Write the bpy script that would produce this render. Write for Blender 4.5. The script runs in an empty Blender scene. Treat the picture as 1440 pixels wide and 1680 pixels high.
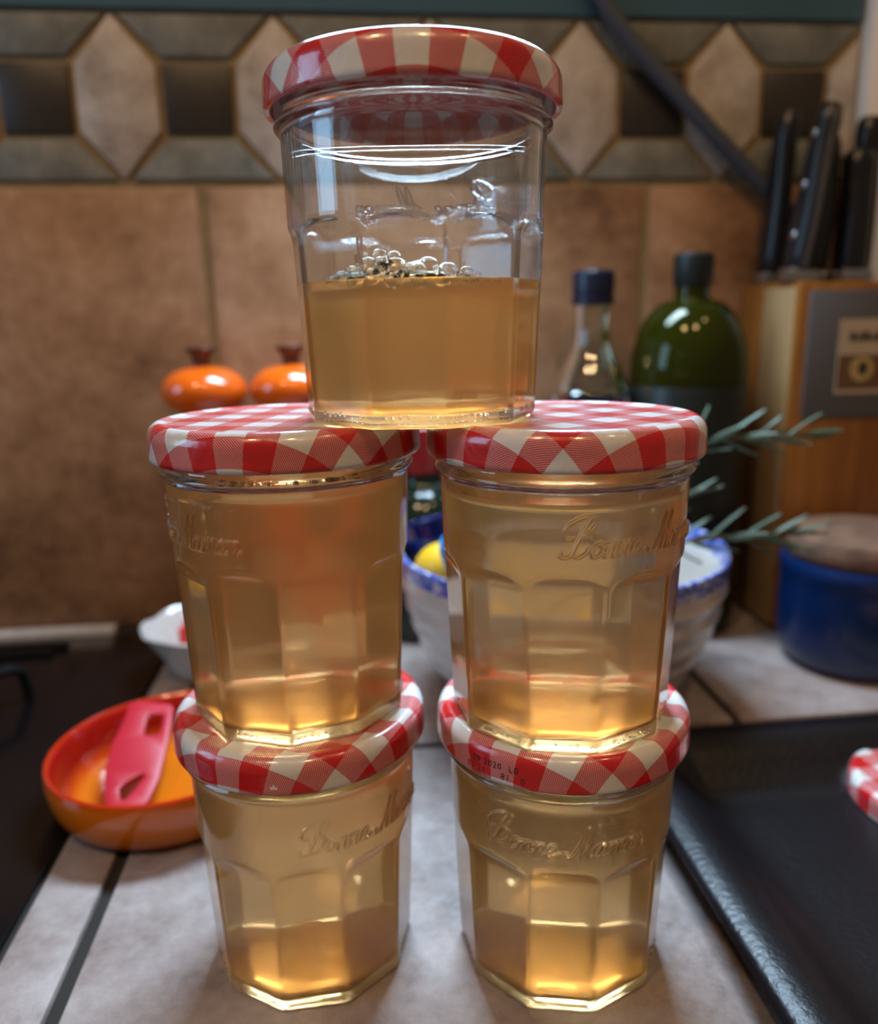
import bpy, bmesh, math, random
import numpy as np
from mathutils import Vector, Matrix
random.seed(7)
R = math.radians
scene = bpy.context.scene
COL = scene.collection

# ------------------------------------------------------------------ camera
PITCH, ROLL, YAW, FPX = 0.2364, -0.0196, math.atan(0.1), 1304.0
CAM = Vector((0, 0, 0.2253))
r0 = Vector((math.cos(YAW), -math.sin(YAW), 0))
hz = Vector((math.sin(YAW), math.cos(YAW), 0))
fw = hz * math.cos(PITCH) + Vector((0, 0, -math.sin(PITCH)))
u0 = hz * math.sin(PITCH) + Vector((0, 0, math.cos(PITCH)))
rt = r0 * math.cos(ROLL) + u0 * math.sin(ROLL)
up = u0 * math.cos(ROLL) - r0 * math.sin(ROLL)
cam = bpy.data.cameras.new('camera')
cam_o = bpy.data.objects.new('camera', cam)
COL.objects.link(cam_o)
m = Matrix((rt, up, -fw)).transposed().to_4x4()
m.translation = CAM
cam_o.matrix_world = m
cam.sensor_fit = 'HORIZONTAL'; cam.sensor_width = 36.0; cam.lens = FPX * 36.0 / 1440.0
cam.clip_start = 0.01
cam.dof.use_dof = True; cam.dof.focus_distance = 0.228; cam.dof.aperture_fstop = 7.5
scene.camera = cam_o

# ------------------------------------------------------------------ world, lights, exposure
w = bpy.data.worlds.new('room_ambient'); scene.world = w; w.use_nodes = True
bg = w.node_tree.nodes['Background']
bg.inputs[0].default_value = (1.0, 0.74, 0.52, 1); bg.inputs[1].default_value = 0.14

def area(name, loc, target, sx, sy, power, col, shape='RECTANGLE', spread=180):
    l = bpy.data.lights.new(name, 'AREA'); l.shape = shape; l.size = sx; l.size_y = sy
    l.energy = power; l.color = col; l.spread = R(spread)
    o = bpy.data.objects.new(name, l); COL.objects.link(o); o.location = loc
    o.rotation_euler = (Vector(target) - Vector(loc)).to_track_quat('-Z', 'Y').to_euler()
    return o
area('under_cabinet_light', (0.06, 0.52, 0.48), (0.04, 0.25, 0.10), 0.22, 0.08, 3.4, (0.58, 0.79, 1.0), spread=130)
area('window_light', (-1.05, 0.16, 0.52), (0.0, 0.28, 0.18), 0.36, 0.50, 3.3, (0.36, 0.68, 1.0))
area('ceiling_spot_light', (0.10, -0.45, 1.35), (0.0, 0.45, 0.15), 0.10, 0.10, 3.4, (1.0, 0.62, 0.32), 'DISK')
area('ceiling_spot_light', (-0.45, -0.30, 1.35), (-0.1, 0.5, 0.15), 0.10, 0.10, 4.4, (1.0, 0.62, 0.32), 'DISK')
area('ceiling_spot_light', (0.55, -0.15, 1.35), (0.15, 0.45, 0.1), 0.10, 0.10, 1.2, (1.0, 0.62, 0.32), 'DISK')

scene.view_settings.view_transform = 'Standard'
scene.view_settings.look = 'None'
scene.view_settings.exposure = 0.0
scene.view_settings.gamma = 1.0
scene.view_settings.use_curve_mapping = False
scene.cycles.max_bounces = 16
scene.cycles.transmission_bounces = 16
scene.cycles.glossy_bounces = 5
scene.cycles.diffuse_bounces = 3
scene.cycles.transparent_max_bounces = 24
scene.cycles.blur_glossy = 0.5
scene.cycles.sample_clamp_indirect = 0.0

# ------------------------------------------------------------------ helpers
def tag(o, label=None, cat=None, group=None, kind=None):
    if label: o['label'] = label
    if cat: o['category'] = cat
    if group: o['group'] = group
    if kind: o['kind'] = kind
    return o
def link(name, me, mats=None, parent=None, loc=None, rot=None):
    o = bpy.data.objects.new(name, me); COL.objects.link(o)
    if mats is not None and len(me.materials) == 0:
        for mm in (mats if isinstance(mats, (list, tuple)) else [mats]): me.materials.append(mm)
    if parent: o.parent = parent
    if loc is not None: o.location = loc
    if rot is not None: o.rotation_euler = rot
    return o
def empty(name, loc=(0, 0, 0), rz=0.0):
    o = bpy.data.objects.new(name, None); COL.objects.link(o)
    o.empty_display_size = 0.01; o.location = loc; o.rotation_euler = (0, 0, rz)
    return o
def mesh(name, v, f, smooth=True, sharp=None):
    me = bpy.data.meshes.new(name); me.from_pydata([tuple(p) for p in v], [], f); me.update()
    if smooth:
        me.polygons.foreach_set('use_smooth', [True] * len(me.polygons))
        if sharp: me.set_sharp_from_angle(angle=R(sharp))
    return me
def bm_mesh(name, bm, smooth=False, sharp=None):
    bmesh.ops.recalc_face_normals(bm, faces=bm.faces[:])
    me = bpy.data.meshes.new(name); bm.to_mesh(me); bm.free()
    if smooth:
        me.polygons.foreach_set('use_smooth', [True] * len(me.polygons))
        if sharp: me.set_sharp_from_angle(angle=R(sharp))
    return me
def box_bm(bm, x0, x1, y0, y1, z0, z1, bev=0.0, seg=2):
    b = bmesh.new()
    bmesh.ops.create_cube(b, size=1)
    bmesh.ops.scale(b, vec=(x1 - x0, y1 - y0, z1 - z0), verts=b.verts)
    bmesh.ops.translate(b, vec=((x0 + x1) / 2, (y0 + y1) / 2, (z0 + z1) / 2), verts=b.verts)
    if bev: bmesh.ops.bevel(b, geom=b.edges[:], offset=bev, segments=seg, affect='EDGES', profile=0.5)
    t = bpy.data.meshes.new('t'); b.to_mesh(t); b.free(); bm.from_mesh(t); bpy.data.meshes.remove(t)
def box(name, x0, x1, y0, y1, z0, z1, mat, parent=None, bev=0.0, seg=2):
    bm = bmesh.new(); box_bm(bm, x0, x1, y0, y1, z0, z1, bev, seg)
    return link(name, bm_mesh(name, bm, bev > 0, 40), mat, parent)
def lathe_data(prof, n=64, closed=False):
    v, f = [], []
    k = len(prof)
    for i in range(n):
        a = 2 * math.pi * i / n
        for (r, z) in prof: v.append((r * math.cos(a), r * math.sin(a), z))
    for i in range(n):
        j = (i + 1) % n
        for q in range(k if closed else k - 1):
            s = (q + 1) % k
            f.append((i * k + q, j * k + q, j * k + s, i * k + s))
    return v, f
def lathe(name, prof, mat, parent=None, n=64, closed=False, sharp=35, loc=None):
    v, f = lathe_data(prof, n, closed)
    bm = bmesh.new()
    vs = [bm.verts.new(p) for p in v]
    for q in f:
        try: bm.faces.new([vs[i] for i in q])
        except ValueError: pass
    bmesh.ops.remove_doubles(bm, verts=bm.verts[:], dist=1e-7)
    return link(name, bm_mesh(name, bm, True, sharp), mat, parent, loc)
def smooth_prof(pts, sub=6):
    out = []
    P = [pts[0]] + list(pts) + [pts[-1]]
    for i in range(1, len(P) - 2):
        a, b, c, d = [np.array(P[i + q], float) for q in (-1, 0, 1, 2)]
        for s in range(sub):
            t = s / sub
            out.append(tuple(0.5 * (2 * b + (c - a) * t + (2 * a - 5 * b + 4 * c - d) * t * t + (3 * b - a - 3 * c + d) * t ** 3)))
    out.append(tuple(pts[-1]))
    return out
def tube_bm(bm, pts, rad, n=8, cap=True):
    pts = [Vector(p) for p in pts]
    rads = rad if isinstance(rad, (list, tuple)) else [rad] * len(pts)
    rings = []
    ref = Vector((0.13, 0.27, 0.95))
    for i, p in enumerate(pts):
        d = (pts[min(i + 1, len(pts) - 1)] - pts[max(i - 1, 0)]).normalized()
        a = d.cross(ref)
        if a.length < 1e-3: a = d.cross(Vector((1, 0, 0)))
        a.normalize(); b = d.cross(a)
        rings.append([bm.verts.new(p + (a * math.cos(2 * math.pi * k / n) + b * math.sin(2 * math.pi * k / n)) * rads[i]) for k in range(n)])
    for i in range(len(rings) - 1):
        for k in range(n):
            bm.faces.new((rings[i][k], rings[i][(k + 1) % n], rings[i + 1][(k + 1) % n], rings[i + 1][k]))
    if cap: bm.faces.new(rings[0][::-1]); bm.faces.new(rings[-1])
def tube(name, pts, rad, mat, parent=None, n=10):
    bm = bmesh.new(); tube_bm(bm, pts, rad, n)
    return link(name, bm_mesh(name, bm, True, 50), mat, parent)
def prism(name, poly, y0, y1, mat, parent=None, bev=0.0, axis='Y'):
    """poly in (x,z) extruded along y (axis Y), or (x,y) extruded along z (axis Z)"""
    bm = bmesh.new()
    mk = (lambda p, t: (p[0], t, p[1])) if axis == 'Y' else (lambda p, t: (p[0], p[1], t))
    a = [bm.verts.new(mk(p, y0)) for p in poly]; b = [bm.verts.new(mk(p, y1)) for p in poly]
    bm.faces.new(a); bm.faces.new(b[::-1])
    for i in range(len(poly)):
        j = (i + 1) % len(poly); bm.faces.new((a[i], a[j], b[j], b[i]))
    bmesh.ops.recalc_face_normals(bm, faces=bm.faces[:])
    if bev: bmesh.ops.bevel(bm, geom=bm.edges[:], offset=bev, segments=2, affect='EDGES', profile=0.5)
    return link(name, bm_mesh(name, bm, bev > 0, 40), mat, parent)
def sphere_bm(bm, c, r, u=10, v=7, sc=(1, 1, 1)):
    g = bmesh.ops.create_uvsphere(bm, u_segments=u, v_segments=v, radius=r)
    for x in g['verts']: x.co = Vector((x.co.x * sc[0], x.co.y * sc[1], x.co.z * sc[2])) + Vector(c)

# ------------------------------------------------------------------ materials
class NT:
    def __init__(s, name):
        s.m = bpy.data.materials.new(name); s.m.use_nodes = True
        s.t = s.m.node_tree; s.t.nodes.clear()
        s.out = s.n('ShaderNodeOutputMaterial')
    def n(s, typ, ins=None, **kw):
        nd = s.t.nodes.new(typ)
        for k, v in kw.items(): setattr(nd, k, v)
        for k, v in (ins or {}).items(): s.set(nd, k, v)
        return nd
    def set(s, nd, k, v):
        i = nd.inputs[k]
        if hasattr(v, 'is_output'): s.t.links.new(v, i)
        elif hasattr(v, 'outputs'): s.t.links.new(v.outputs[0], i)
        else:
            if isinstance(v, (tuple, list)) and len(v) == 3 and i.type == 'RGBA': v = (*v, 1)
            i.default_value = v
    def math(s, op, a, b=0.0, c=None):
        d = {0: a, 1: b}
        if c is not None: d[2] = c
        return s.n('ShaderNodeMath', d, operation=op)
    def mix(s, f, a, b): return s.n('ShaderNodeMix', {0: f, 6: a, 7: b}, data_type='RGBA').outputs[2]
    def noise(s, vec, scale, detail=4, rough=0.55): return s.n('ShaderNodeTexNoise', {'Vector': vec, 'Scale': scale, 'Detail': detail, 'Roughness': rough})
    def ramp(s, f, stops):
        nd = s.n('ShaderNodeValToRGB', {0: f}); e = nd.color_ramp.elements
        while len(e) < len(stops): e.new(0.5)
        for x, (p, c) in zip(e, stops): x.position = p; x.color = (*c, 1)
        return nd.outputs[0]
    def obj(s): return s.n('ShaderNodeTexCoord').outputs['Object']
    def done(s, sh):
        s.t.links.new(sh.outputs[0] if hasattr(sh, 'outputs') else sh, s.out.inputs[0]); return s.m
def plain(name, col, rough=0.5, metal=0.0, coat=0.0, spec=0.5, vary=0.0, vs=60, bump=0.0, bs=200):
    t = NT(name); o = t.obj(); c = col
    if vary:
        nz = t.noise(o, vs)
        c = t.mix(t.math('MULTIPLY', nz, 1.0), tuple(x * (1 - vary) for x in col), tuple(min(1, x * (1 + vary)) for x in col))
    p = t.n('ShaderNodeBsdfPrincipled', {'Base Color': c, 'Roughness': rough, 'Metallic': metal, 'Coat Weight': coat, 'Coat Roughness': 0.05, 'Specular IOR Level': spec})
    if bump:
        b = t.n('ShaderNodeBump', {'Height': t.noise(o, bs, 5), 'Strength': bump, 'Distance': 0.001}); t.set(p, 'Normal', b)
    return t.done(p)
def stone(name, stops, scale, rough, bump, pit=0.0, coat=0.0, seedvar=True):
    t = NT(name)
    geo = t.n('ShaderNodeTexCoord').outputs['Object']
    info = t.n('ShaderNodeObjectInfo').outputs['Random']
    off = t.n('ShaderNodeVectorMath', {0: geo, 1: t.n('ShaderNodeCombineXYZ', {0: t.math('MULTIPLY', info, 3.0), 1: info, 2: info})}, operation='ADD')
    n1 = t.noise(off, scale, 8, 0.66); n2 = t.noise(off, scale * 9, 5, 0.6)
    f = t.math('ADD', t.math('MULTIPLY', n1, 0.75), t.math('MULTIPLY', n2, 0.25))
    c = t.ramp(f, stops)
    p = t.n('ShaderNodeBsdfPrincipled', {'Base Color': c, 'Roughness': rough, 'Coat Weight': coat, 'Coat Roughness': 0.15})
    h = t.math('ADD', n1, t.math('MULTIPLY', t.noise(off, scale * 25, 6, 0.7), 0.35))
    t.set(p, 'Normal', t.n('ShaderNodeBump', {'Height': h, 'Strength': bump, 'Distance': 0.002}))
    return t.done(p)
def glass_mat(name, col, rough=0.0, ior=1.5):
    t = NT(name)
    return t.done(t.n('ShaderNodeBsdfGlass', {'Color': col, 'Roughness': rough, 'IOR': ior}))

M = {}
M['wall_tile'] = stone('brown terracotta wall tile', [(0.34, (0.125, 0.060, 0.026)), (0.45, (0.24, 0.122, 0.058)), (0.55, (0.33, 0.180, 0.095)), (0.68, (0.45, 0.275, 0.165))], 11, 0.42, 0.25)
M['beige_tile'] = stone('beige border tile', [(0.34, (0.24, 0.19, 0.145)), (0.5, (0.40, 0.355, 0.31)), (0.66, (0.54, 0.49, 0.44))], 38, 0.5, 0.2)
M['green_tile'] = stone('grey green border tile', [(0.34, (0.085, 0.092, 0.080)), (0.5, (0.155, 0.16, 0.14)), (0.66, (0.24, 0.235, 0.20))], 40, 0.5, 0.25)
M['dark_tile'] = stone('dark border tile', [(0.3, (0.016, 0.012, 0.009)), (0.7, (0.036, 0.028, 0.021))], 25, 0.4, 0.15)
M['grout'] = plain('ochre grout', (0.25, 0.18, 0.085), 0.9, vary=0.3, vs=90, bump=0.4)
M['counter_tile'] = stone('pale stone worktop tile', [(0.30, (0.12, 0.085, 0.072)), (0.43, (0.25, 0.195, 0.178)), (0.56, (0.34, 0.285, 0.268)), (0.72, (0.42, 0.375, 0.36))], 26, 0.42, 0.45)
M['counter_grout'] = plain('grey grout', (0.018, 0.015, 0.012), 0.9, vary=0.3, vs=120, bump=0.5)
M['teal'] = plain('teal paint', (0.045, 0.115, 0.160), 0.55, vary=0.15, vs=30)
M['white_paint'] = plain('white paint', (0.85, 0.83, 0.80), 0.6, vary=0.05, vs=20)
M['hob'] = plain('black hob glass', (0.005, 0.004, 0.0045), 0.14, spec=0.32)
M['hob_slot'] = plain('hob slot black', (0.003, 0.003, 0.004), 0.3)
M['iron'] = plain('black iron', (0.005, 0.005, 0.005), 0.7, spec=0.15, bump=0.2)

def gingham():
    t = NT('red gingham printed tin')
    uv = t.n('ShaderNodeUVMap').outputs[0]
    s = t.n('ShaderNodeSeparateXYZ', {0: uv})
    st = 9.2
    def stripe(x): return t.math('GREATER_THAN', t.math('FRACT', t.math('ADD', t.math('DIVIDE', x, 2 * st), 100.25)), 0.5)
    a, b = stripe(s.outputs[0]), stripe(s.outputs[1])
    tot = t.math('ADD', a, b)
    dg = t.math('ADD', s.outputs[0], s.outputs[1]); dm = t.math('SUBTRACT', s.outputs[0], s.outputs[1])
    hatch = t.math('GREATER_THAN', t.math('ADD', t.math('SINE', t.math('MULTIPLY', dg, 2 * math.pi / 0.62)), t.math('MULTIPLY', t.math('SINE', t.math('MULTIPLY', dm, 2 * math.pi / 0.85)), 0.75)), -0.62)
    mid = t.math('MULTIPLY', t.math('COMPARE', tot, 1.0, 0.1), hatch)
    red = t.math('MAXIMUM', t.math('GREATER_THAN', tot, 1.5), mid)
    fab = t.noise(t.n('ShaderNodeVectorMath', {0: uv, 1: (1, 1, 1)}, operation='MULTIPLY'), 1.6, 3)
    white = t.mix(fab, (0.60, 0.60, 0.61), (0.74, 0.73, 0.72))
    redc = t.mix(fab, (0.50, 0.007, 0.010), (0.58, 0.012, 0.014))
    c = t.mix(red, white, redc)
    p = t.n('ShaderNodeBsdfPrincipled', {'Base Color': c, 'Roughness': 0.28, 'Coat Weight': 0.6, 'Coat Roughness': 0.08})
    wob = t.noise(uv, 0.12, 2)
    t.set(p, 'Normal', t.n('ShaderNodeBump', {'Height': wob, 'Strength': 0.25, 'Distance': 0.002}))
    return t.done(p)
M['gingham'] = gingham()
def thin_glass(name, col, share, ior=1.5):
    """clear thin-walled glass: mostly straight transmission with Fresnel reflection, the rest refracts"""
    t = NT(name)
    bf = t.n('ShaderNodeNewGeometry').outputs['Backfacing']
    eta = t.n('ShaderNodeMapRange', {0: bf, 3: ior, 4: 1.0 / ior})
    fr = t.n('ShaderNodeFresnel', {'IOR': eta.outputs[0]})
    thin = t.n('ShaderNodeMixShader', {0: fr, 1: t.n('ShaderNodeBsdfTransparent', {'Color': col}), 2: t.n('ShaderNodeBsdfGlossy', {'Color': (1, 1, 1), 'Roughness': 0.02})})
    g = t.n('ShaderNodeBsdfGlass', {'Color': col, 'Roughness': 0.0, 'IOR': ior})
    return t.done(t.n('ShaderNodeMixShader', {0: share, 1: thin, 2: g}))
M['jar_glass'] = thin_glass('clear jar glass', (0.985, 0.995, 0.995), 0.88)
def jelly_mat():
    t = NT('cloudy amber apple jelly')
    g1 = t.n('ShaderNodeBsdfGlass', {'Color': (1.0, 0.77, 0.49), 'Roughness': 0.03, 'IOR': 1.36})
    g2 = t.n('ShaderNodeBsdfGlass', {'Color': (1.0, 0.73, 0.45), 'Roughness': 0.35, 'IOR': 1.36})
    d = t.n('ShaderNodeBsdfTranslucent', {'Color': (1.0, 0.62, 0.24)})
    mx = t.n('ShaderNodeMixShader', {0: 0.40, 1: g1, 2: g2})
    return t.done(t.n('ShaderNodeMixShader', {0: 0.10, 1: mx, 2: d}))
M['jelly'] = jelly_mat()
M['bubble'] = glass_mat('bubble film', (1.0, 0.985, 0.95), 0.0, 1.36)
M['print_black'] = plain('black ink', (0.02, 0.015, 0.02), 0.5)
M['print_white'] = plain('white ink', (0.75, 0.72, 0.72), 0.5)
M['orange'] = plain('orange enamel', (0.72, 0.115, 0.004), 0.16, coat=0.5)
M['knob_brown'] = plain('brown metal knob', (0.10, 0.045, 0.03), 0.35, metal=0.4)
M['white_ceramic'] = plain('white ceramic', (0.52, 0.50, 0.48), 0.2, coat=0.3)
M['red_plastic'] = plain('red silicone', (0.46, 0.010, 0.026), 0.45)
M['red_bits'] = plain('red plastic', (0.62, 0.02, 0.015), 0.35)
M['tray'] = plain('black baking tray enamel', (0.004, 0.004, 0.006), 0.36, spec=0.36, vary=0.3, vs=80, bump=0.3, bs=420)
M['bottle_clear'] = glass_mat('clear bottle glass', (0.93, 0.96, 0.95), 0.0, 1.5)
M['oil_glass'] = plain('green oil bottle', (0.060, 0.085, 0.004), 0.10, coat=0.4)
M['cap_dark'] = plain('black green cap', (0.006, 0.010, 0.010), 0.35)
M['cap_blue'] = plain('navy cap', (0.004, 0.006, 0.020), 0.3)
M['label_blue'] = plain('navy label', (0.005, 0.010, 0.10), 0.5)
M['label_white'] = plain('white label band', (0.45, 0.45, 0.48), 0.5)
M['label_dark'] = plain('dark bottle label', (0.006, 0.009, 0.007), 0.35)
M['steel'] = plain('brushed steel', (0.45, 0.47, 0.50), 0.28, metal=1.0)
M['tang'] = plain('dull steel tang', (0.14, 0.13, 0.13), 0.45, metal=0.7)
M['knife_black'] = plain('black knife handle', (0.007, 0.008, 0.012), 0.3)
M['cable'] = plain('slate cable sheath', (0.05, 0.06, 0.08), 0.5)
M['slate'] = plain('slate grey plate', (0.085, 0.082, 0.085), 0.55, vary=0.1, vs=150)
M['sticker'] = plain('cream paper', (0.42, 0.34, 0.24), 0.7, vary=0.12, vs=150)
M['sticker_brown'] = plain('brown print', (0.12, 0.06, 0.03), 0.7, vary=0.5, vs=260)
M['sticker_yellow'] = plain('yellow print', (0.40, 0.29, 0.10), 0.7)
M['ink'] = plain('faded black print', (0.025, 0.022, 0.02), 0.7)
M['blue_pot'] = plain('cobalt glazed stoneware', (0.002, 0.018, 0.090), 0.28, coat=0.2, vary=0.15, vs=40)
M['pot_letter'] = plain('shallow moulded lettering', (0.035, 0.045, 0.085), 0.4)
M['cork'] = stone('cork', [(0.3, (0.10, 0.05, 0.03)), (0.6, (0.24, 0.13, 0.08)), (0.8, (0.33, 0.19, 0.12))], 90, 0.85, 0.8)
M['cobalt'] = plain('cobalt glaze', (0.003, 0.008, 0.10), 0.15, coat=0.5)
M['lemon'] = plain('lemon skin', (0.72, 0.42, 0.01), 0.4, bump=0.3, bs=500)
M['garlic'] = plain('garlic skin', (0.62, 0.56, 0.48), 0.5, vary=0.1, vs=60)
M['sky_plastic'] = plain('sky blue plastic', (0.02, 0.28, 0.60), 0.3)
M['dark_green'] = plain('dark green bottle glass', (0.004, 0.012, 0.006), 0.12)
M['rosemary'] = plain('rosemary leaf', (0.066, 0.105, 0.066), 0.55, vary=0.25, vs=60)
M['rosemary_stem'] = plain('rosemary stem', (0.13, 0.085, 0.05), 0.7)
M['foil_red'] = plain('red foil', (0.30, 0.01, 0.01), 0.35)
def wood(name, c1, c2, c3):
    t = NT(name); o = t.obj()
    mp = t.n('ShaderNodeMapping', {'Vector': o, 'Scale': (1.0, 1.0, 0.06)})
    n1 = t.noise(mp, 130, 6, 0.6); n2 = t.noise(o, 22, 2)
    f = t.math('ADD', t.math('MULTIPLY', n1, 0.7), t.math('MULTIPLY', n2, 0.35))
    p = t.n('ShaderNodeBsdfPrincipled', {'Base Color': t.ramp(f, [(0.3, c1), (0.52, c2), (0.75, c3)]), 'Roughness': 0.38, 'Coat Weight': 0.25, 'Coat Roughness': 0.2})
    return t.done(p)
M['wood'] = wood('orange varnished wood', (0.13, 0.042, 0.006), (0.25, 0.090, 0.012), (0.34, 0.14, 0.025))
M['wood_pale'] = wood('pale sapwood', (0.24, 0.15, 0.06), (0.34, 0.22, 0.10), (0.40, 0.28, 0.14))
M['wood_dark'] = wood('dark wood foot', (0.04, 0.014, 0.004), (0.07, 0.025, 0.006), (0.10, 0.04, 0.01))

# ------------------------------------------------------------------ setting: wall
WY = 0.600
wall = box('wall_back', -1.3, 1.3, WY + 0.003, WY + 0.12, -0.05, 1.3, M['grout']); tag(wall, kind='structure')
Z0, Z1 = 0.3215, 0.4265       # border band
tw = 0.318
for i in range(-4, 4):
    x0 = -0.101 + tw * i + 0.003; x1 = x0 + tw - 0.006
    if i == 1: x1 = 0.371
    if i > 1: continue
    t_ = box('tile', x0, x1, WY, WY + 0.006, 0.0, Z0 - 0.0035, M['wall_tile'], wall, 0.0025, 2)
pd = 0.1055; dg = 0.0016
zm = (Z0 + Z1) / 2
for i in range(-10, 6):
    c = 0.0605 + pd * i
    if c > 0.30 and c > 0.385: continue
    hw = 0.0262; hs = 0.0205
    right = 0.371
    poly = [(c - hw, zm - hs), (c, Z0 + dg), (c + hw, zm - hs), (c + hw, zm + hs), (c, Z1 - dg), (c - hw, zm + hs)]
    if c + hw > right:
        poly = [(c - hw, zm - hs), (right, zm - hs - (right - c + hw) * 0.0), (right, zm + hs + 0.010), (c - hw, zm + hs)]
        poly = [(c - hw, zm - hs), (right, Z0 + 0.010), (right, Z1 - 0.010), (c - hw, zm + hs)]
    prism('diamond_tile', poly, WY - 0.0005, WY + 0.006, M['beige_tile'], wall, 0.0012)
    if c + pd > right + 0.03: continue
    n0, n1 = c + hw + 0.004, c + pd - hw - 0.004
    prism('square_tile', [(n0, zm - hs - 0.001), (n1, zm - hs - 0.001), (n1, zm + hs + 0.001), (n0, zm + hs + 0.001)], WY - 0.0003, WY + 0.006, M['dark_tile'], wall, 0.0012)
    e1, e2 = 0.0045, 0.0035
    n1r = min(c + pd - e1, right)
    prism('trapezoid_tile', [(c + e1, Z1 - dg), (c + hw + 0.0045, zm + hs + 0.0050), (c + pd - hw - 0.0045, zm + hs + 0.0050), (n1r, Z1 - dg)][::-1], WY, WY + 0.006, M['green_tile'], wall, 0.0012)
    prism('trapezoid_tile', [(c + e1, Z0 + dg), (c + hw + 0.0045, zm - hs - 0.0050), (c + pd - hw - 0.0045, zm - hs - 0.0050), (n1r, Z0 + dg)], WY, WY + 0.006, M['green_tile'], wall, 0.0012)
box('painted_panel', -1.3, 0.371, WY - 0.002, WY + 0.006, Z1 + 0.001, 1.3, M['teal'], wall, 0.001)
tr = box('trim_1', 0.3735, 1.30, WY - 0.012, WY + 0.006, 0.0, 1.3, M['white_paint'], None, 0.003); tag(tr, kind='structure')

# ------------------------------------------------------------------ worktop and hob
wk = empty('kitchen_worktop', (0.2, 0.3, 0))
tag(wk, 'pale mottled stone tiled worktop with dark grout lines', 'worktop')
def wbox(name, *a, **k):
    o = box(name, *a, **k); o.parent = wk; o.matrix_parent_inverse = Matrix.Translation((-0.2, -0.3, 0)); return o
wbox('substrate', -0.75, 1.1, 0.0, WY + 0.003, -0.04, -0.0025, M['counter_grout'])
xs = [-0.139, -0.111, 0.209, 0.529, 0.849]; ys = [0.0, 0.072, 0.392, 0.598]
for i in range(4):
    for j in range(3):
        g = 0.0027
        wbox('tile', xs[i] + (0 if i == 0 else g), xs[i + 1] - g, ys[j] + g, ys[j + 1] - g, -0.008, 0.0, M['counter_tile'], bev=0.0016)
wbox('edge_strip', -0.75, -0.190, 0.5855, 0.5985, -0.008, 0.0040, M['beige_tile'], bev=0.002)

hob = empty('hob', (-0.4, 0.3, 0)); tag(hob, 'black glass cooker hob set into the tiled worktop', 'hob')
def under(p):
    def f(o): o.parent = p; o.matrix_parent_inverse = p.matrix_basis.inverted(); return o
    return f
hp = under(hob)
hp(box('glass_top', -0.75, -0.1415, 0.03, 0.584, -0.0024, 0.0004, M['hob'], None, 0.0015))
for (x0, x1, y0) in ((-0.30, -0.215, 0.562), (-0.31, -0.222, 0.549)):
    hp(box('vent_slot', x0, x1, y0, y0 + 0.006, 0.0004, 0.0035, M['hob_slot'], None, 0.0014))
ps = empty('pan_support', (-0.27, 0.42, 0.0004)); tag(ps, 'black iron pan support on the hob', 'pan support')
pp = under(ps)
bm = bmesh.new()
for k in range(4):
    a = R(45 + 90 * k)
    tube_bm(bm, [(-0.27 + math.cos(a) * q, 0.42 + math.sin(a) * q, z) for q, z in ((0.02, 0.024), (0.075, 0.024), (0.082, 0.020), (0.084, 0.0015))], 0.0035, 6)
pp(link('arms', bm_mesh('arms', bm, True, 40), M['iron']))
pp(lathe('ring', [(0.046 + 0.003 * math.cos(a), 0.42 * 0 + 0.020 + 0.003 * math.sin(a)) for a in [2 * math.pi * i / 8 for i in range(8)]], M['iron'], None, 40, True, loc=(-0.27, 0.42, 0)))
pp(lathe('burner_cap', [(0.0, 0.016), (0.022, 0.016), (0.026, 0.013), (0.026, 0.0004), (0, 0.0004)], M['iron'], None, 40, loc=(-0.27, 0.42, 0)))

# ------------------------------------------------------------------ jelly jars
def smin(a, b, k):
    h = np.clip(0.5 + 0.5 * (b - a) / k, 0, 1)
    return b * (1 - h) + a * h - k * h * (1 - h)
F36, F18 = R(36), R(18)
def r_round(z): return 38.0 + (z - 50) * 0.024
def apoth(z): return 34.35 + (z - 6) * 0.040
def body_r(phi, z, off=0.0, k=0.35):
    ph = np.abs((phi + F18) % F36 - F18)
    ap = apoth(z) - off
    fac = smin(ap / np.cos(ph), ap / np.cos(F36 - ph), k)
    t = np.clip((z - 50.5) / 6.2, 0, 1)
    sh = 2.5 * (1 - np.sqrt(1 - t * t)) + np.clip(z - 56.7, 0, None) * 4
    return smin(r_round(z) - off, fac + sh, k)
# script lettering strokes: (x, y) in mm before the slant
def cat(pts, sub=10): return smooth_prof(pts, sub)
G = {}
G['B'] = ([[(5.4, 11.0), (4.6, 8.0), (3.9, 4.0), (3.3, 1.2), (2.0, 0.1), (0.6, 0.5), (0.5, 1.6)],
           [(2.2, 5.6), (0.6, 5.6), (-0.5, 7.4), (0.2, 9.6), (2.4, 11.3), (5.0, 12.0), (7.2, 11.2), (7.3, 9.2), (5.9, 7.2), (4.4, 6.5), (6.6, 6.0), (7.8, 4.2), (7.2, 1.6), (5.4, 0.2), (3.8, 0.9)]], 8.6)
G['o'] = ([[(1.9, 4.2), (0.6, 3.4), (0.2, 1.8), (1.0, 0.3), (2.3, 0.6), (3.0, 2.2), (2.4, 3.8), (1.7, 4.1), (2.6, 3.2), (3.9, 3.6)]], 3.7)
G['n'] = ([[(0.0, 2.8), (0.6, 4.1), (0.7, 2.4), (0.6, 0.2)], [(0.6, 1.2), (1.4, 3.4), (2.3, 4.1), (2.9, 3.2), (2.8, 1.2), (3.2, 0.2), (4.2, 0.9)]], 4.0)
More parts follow.
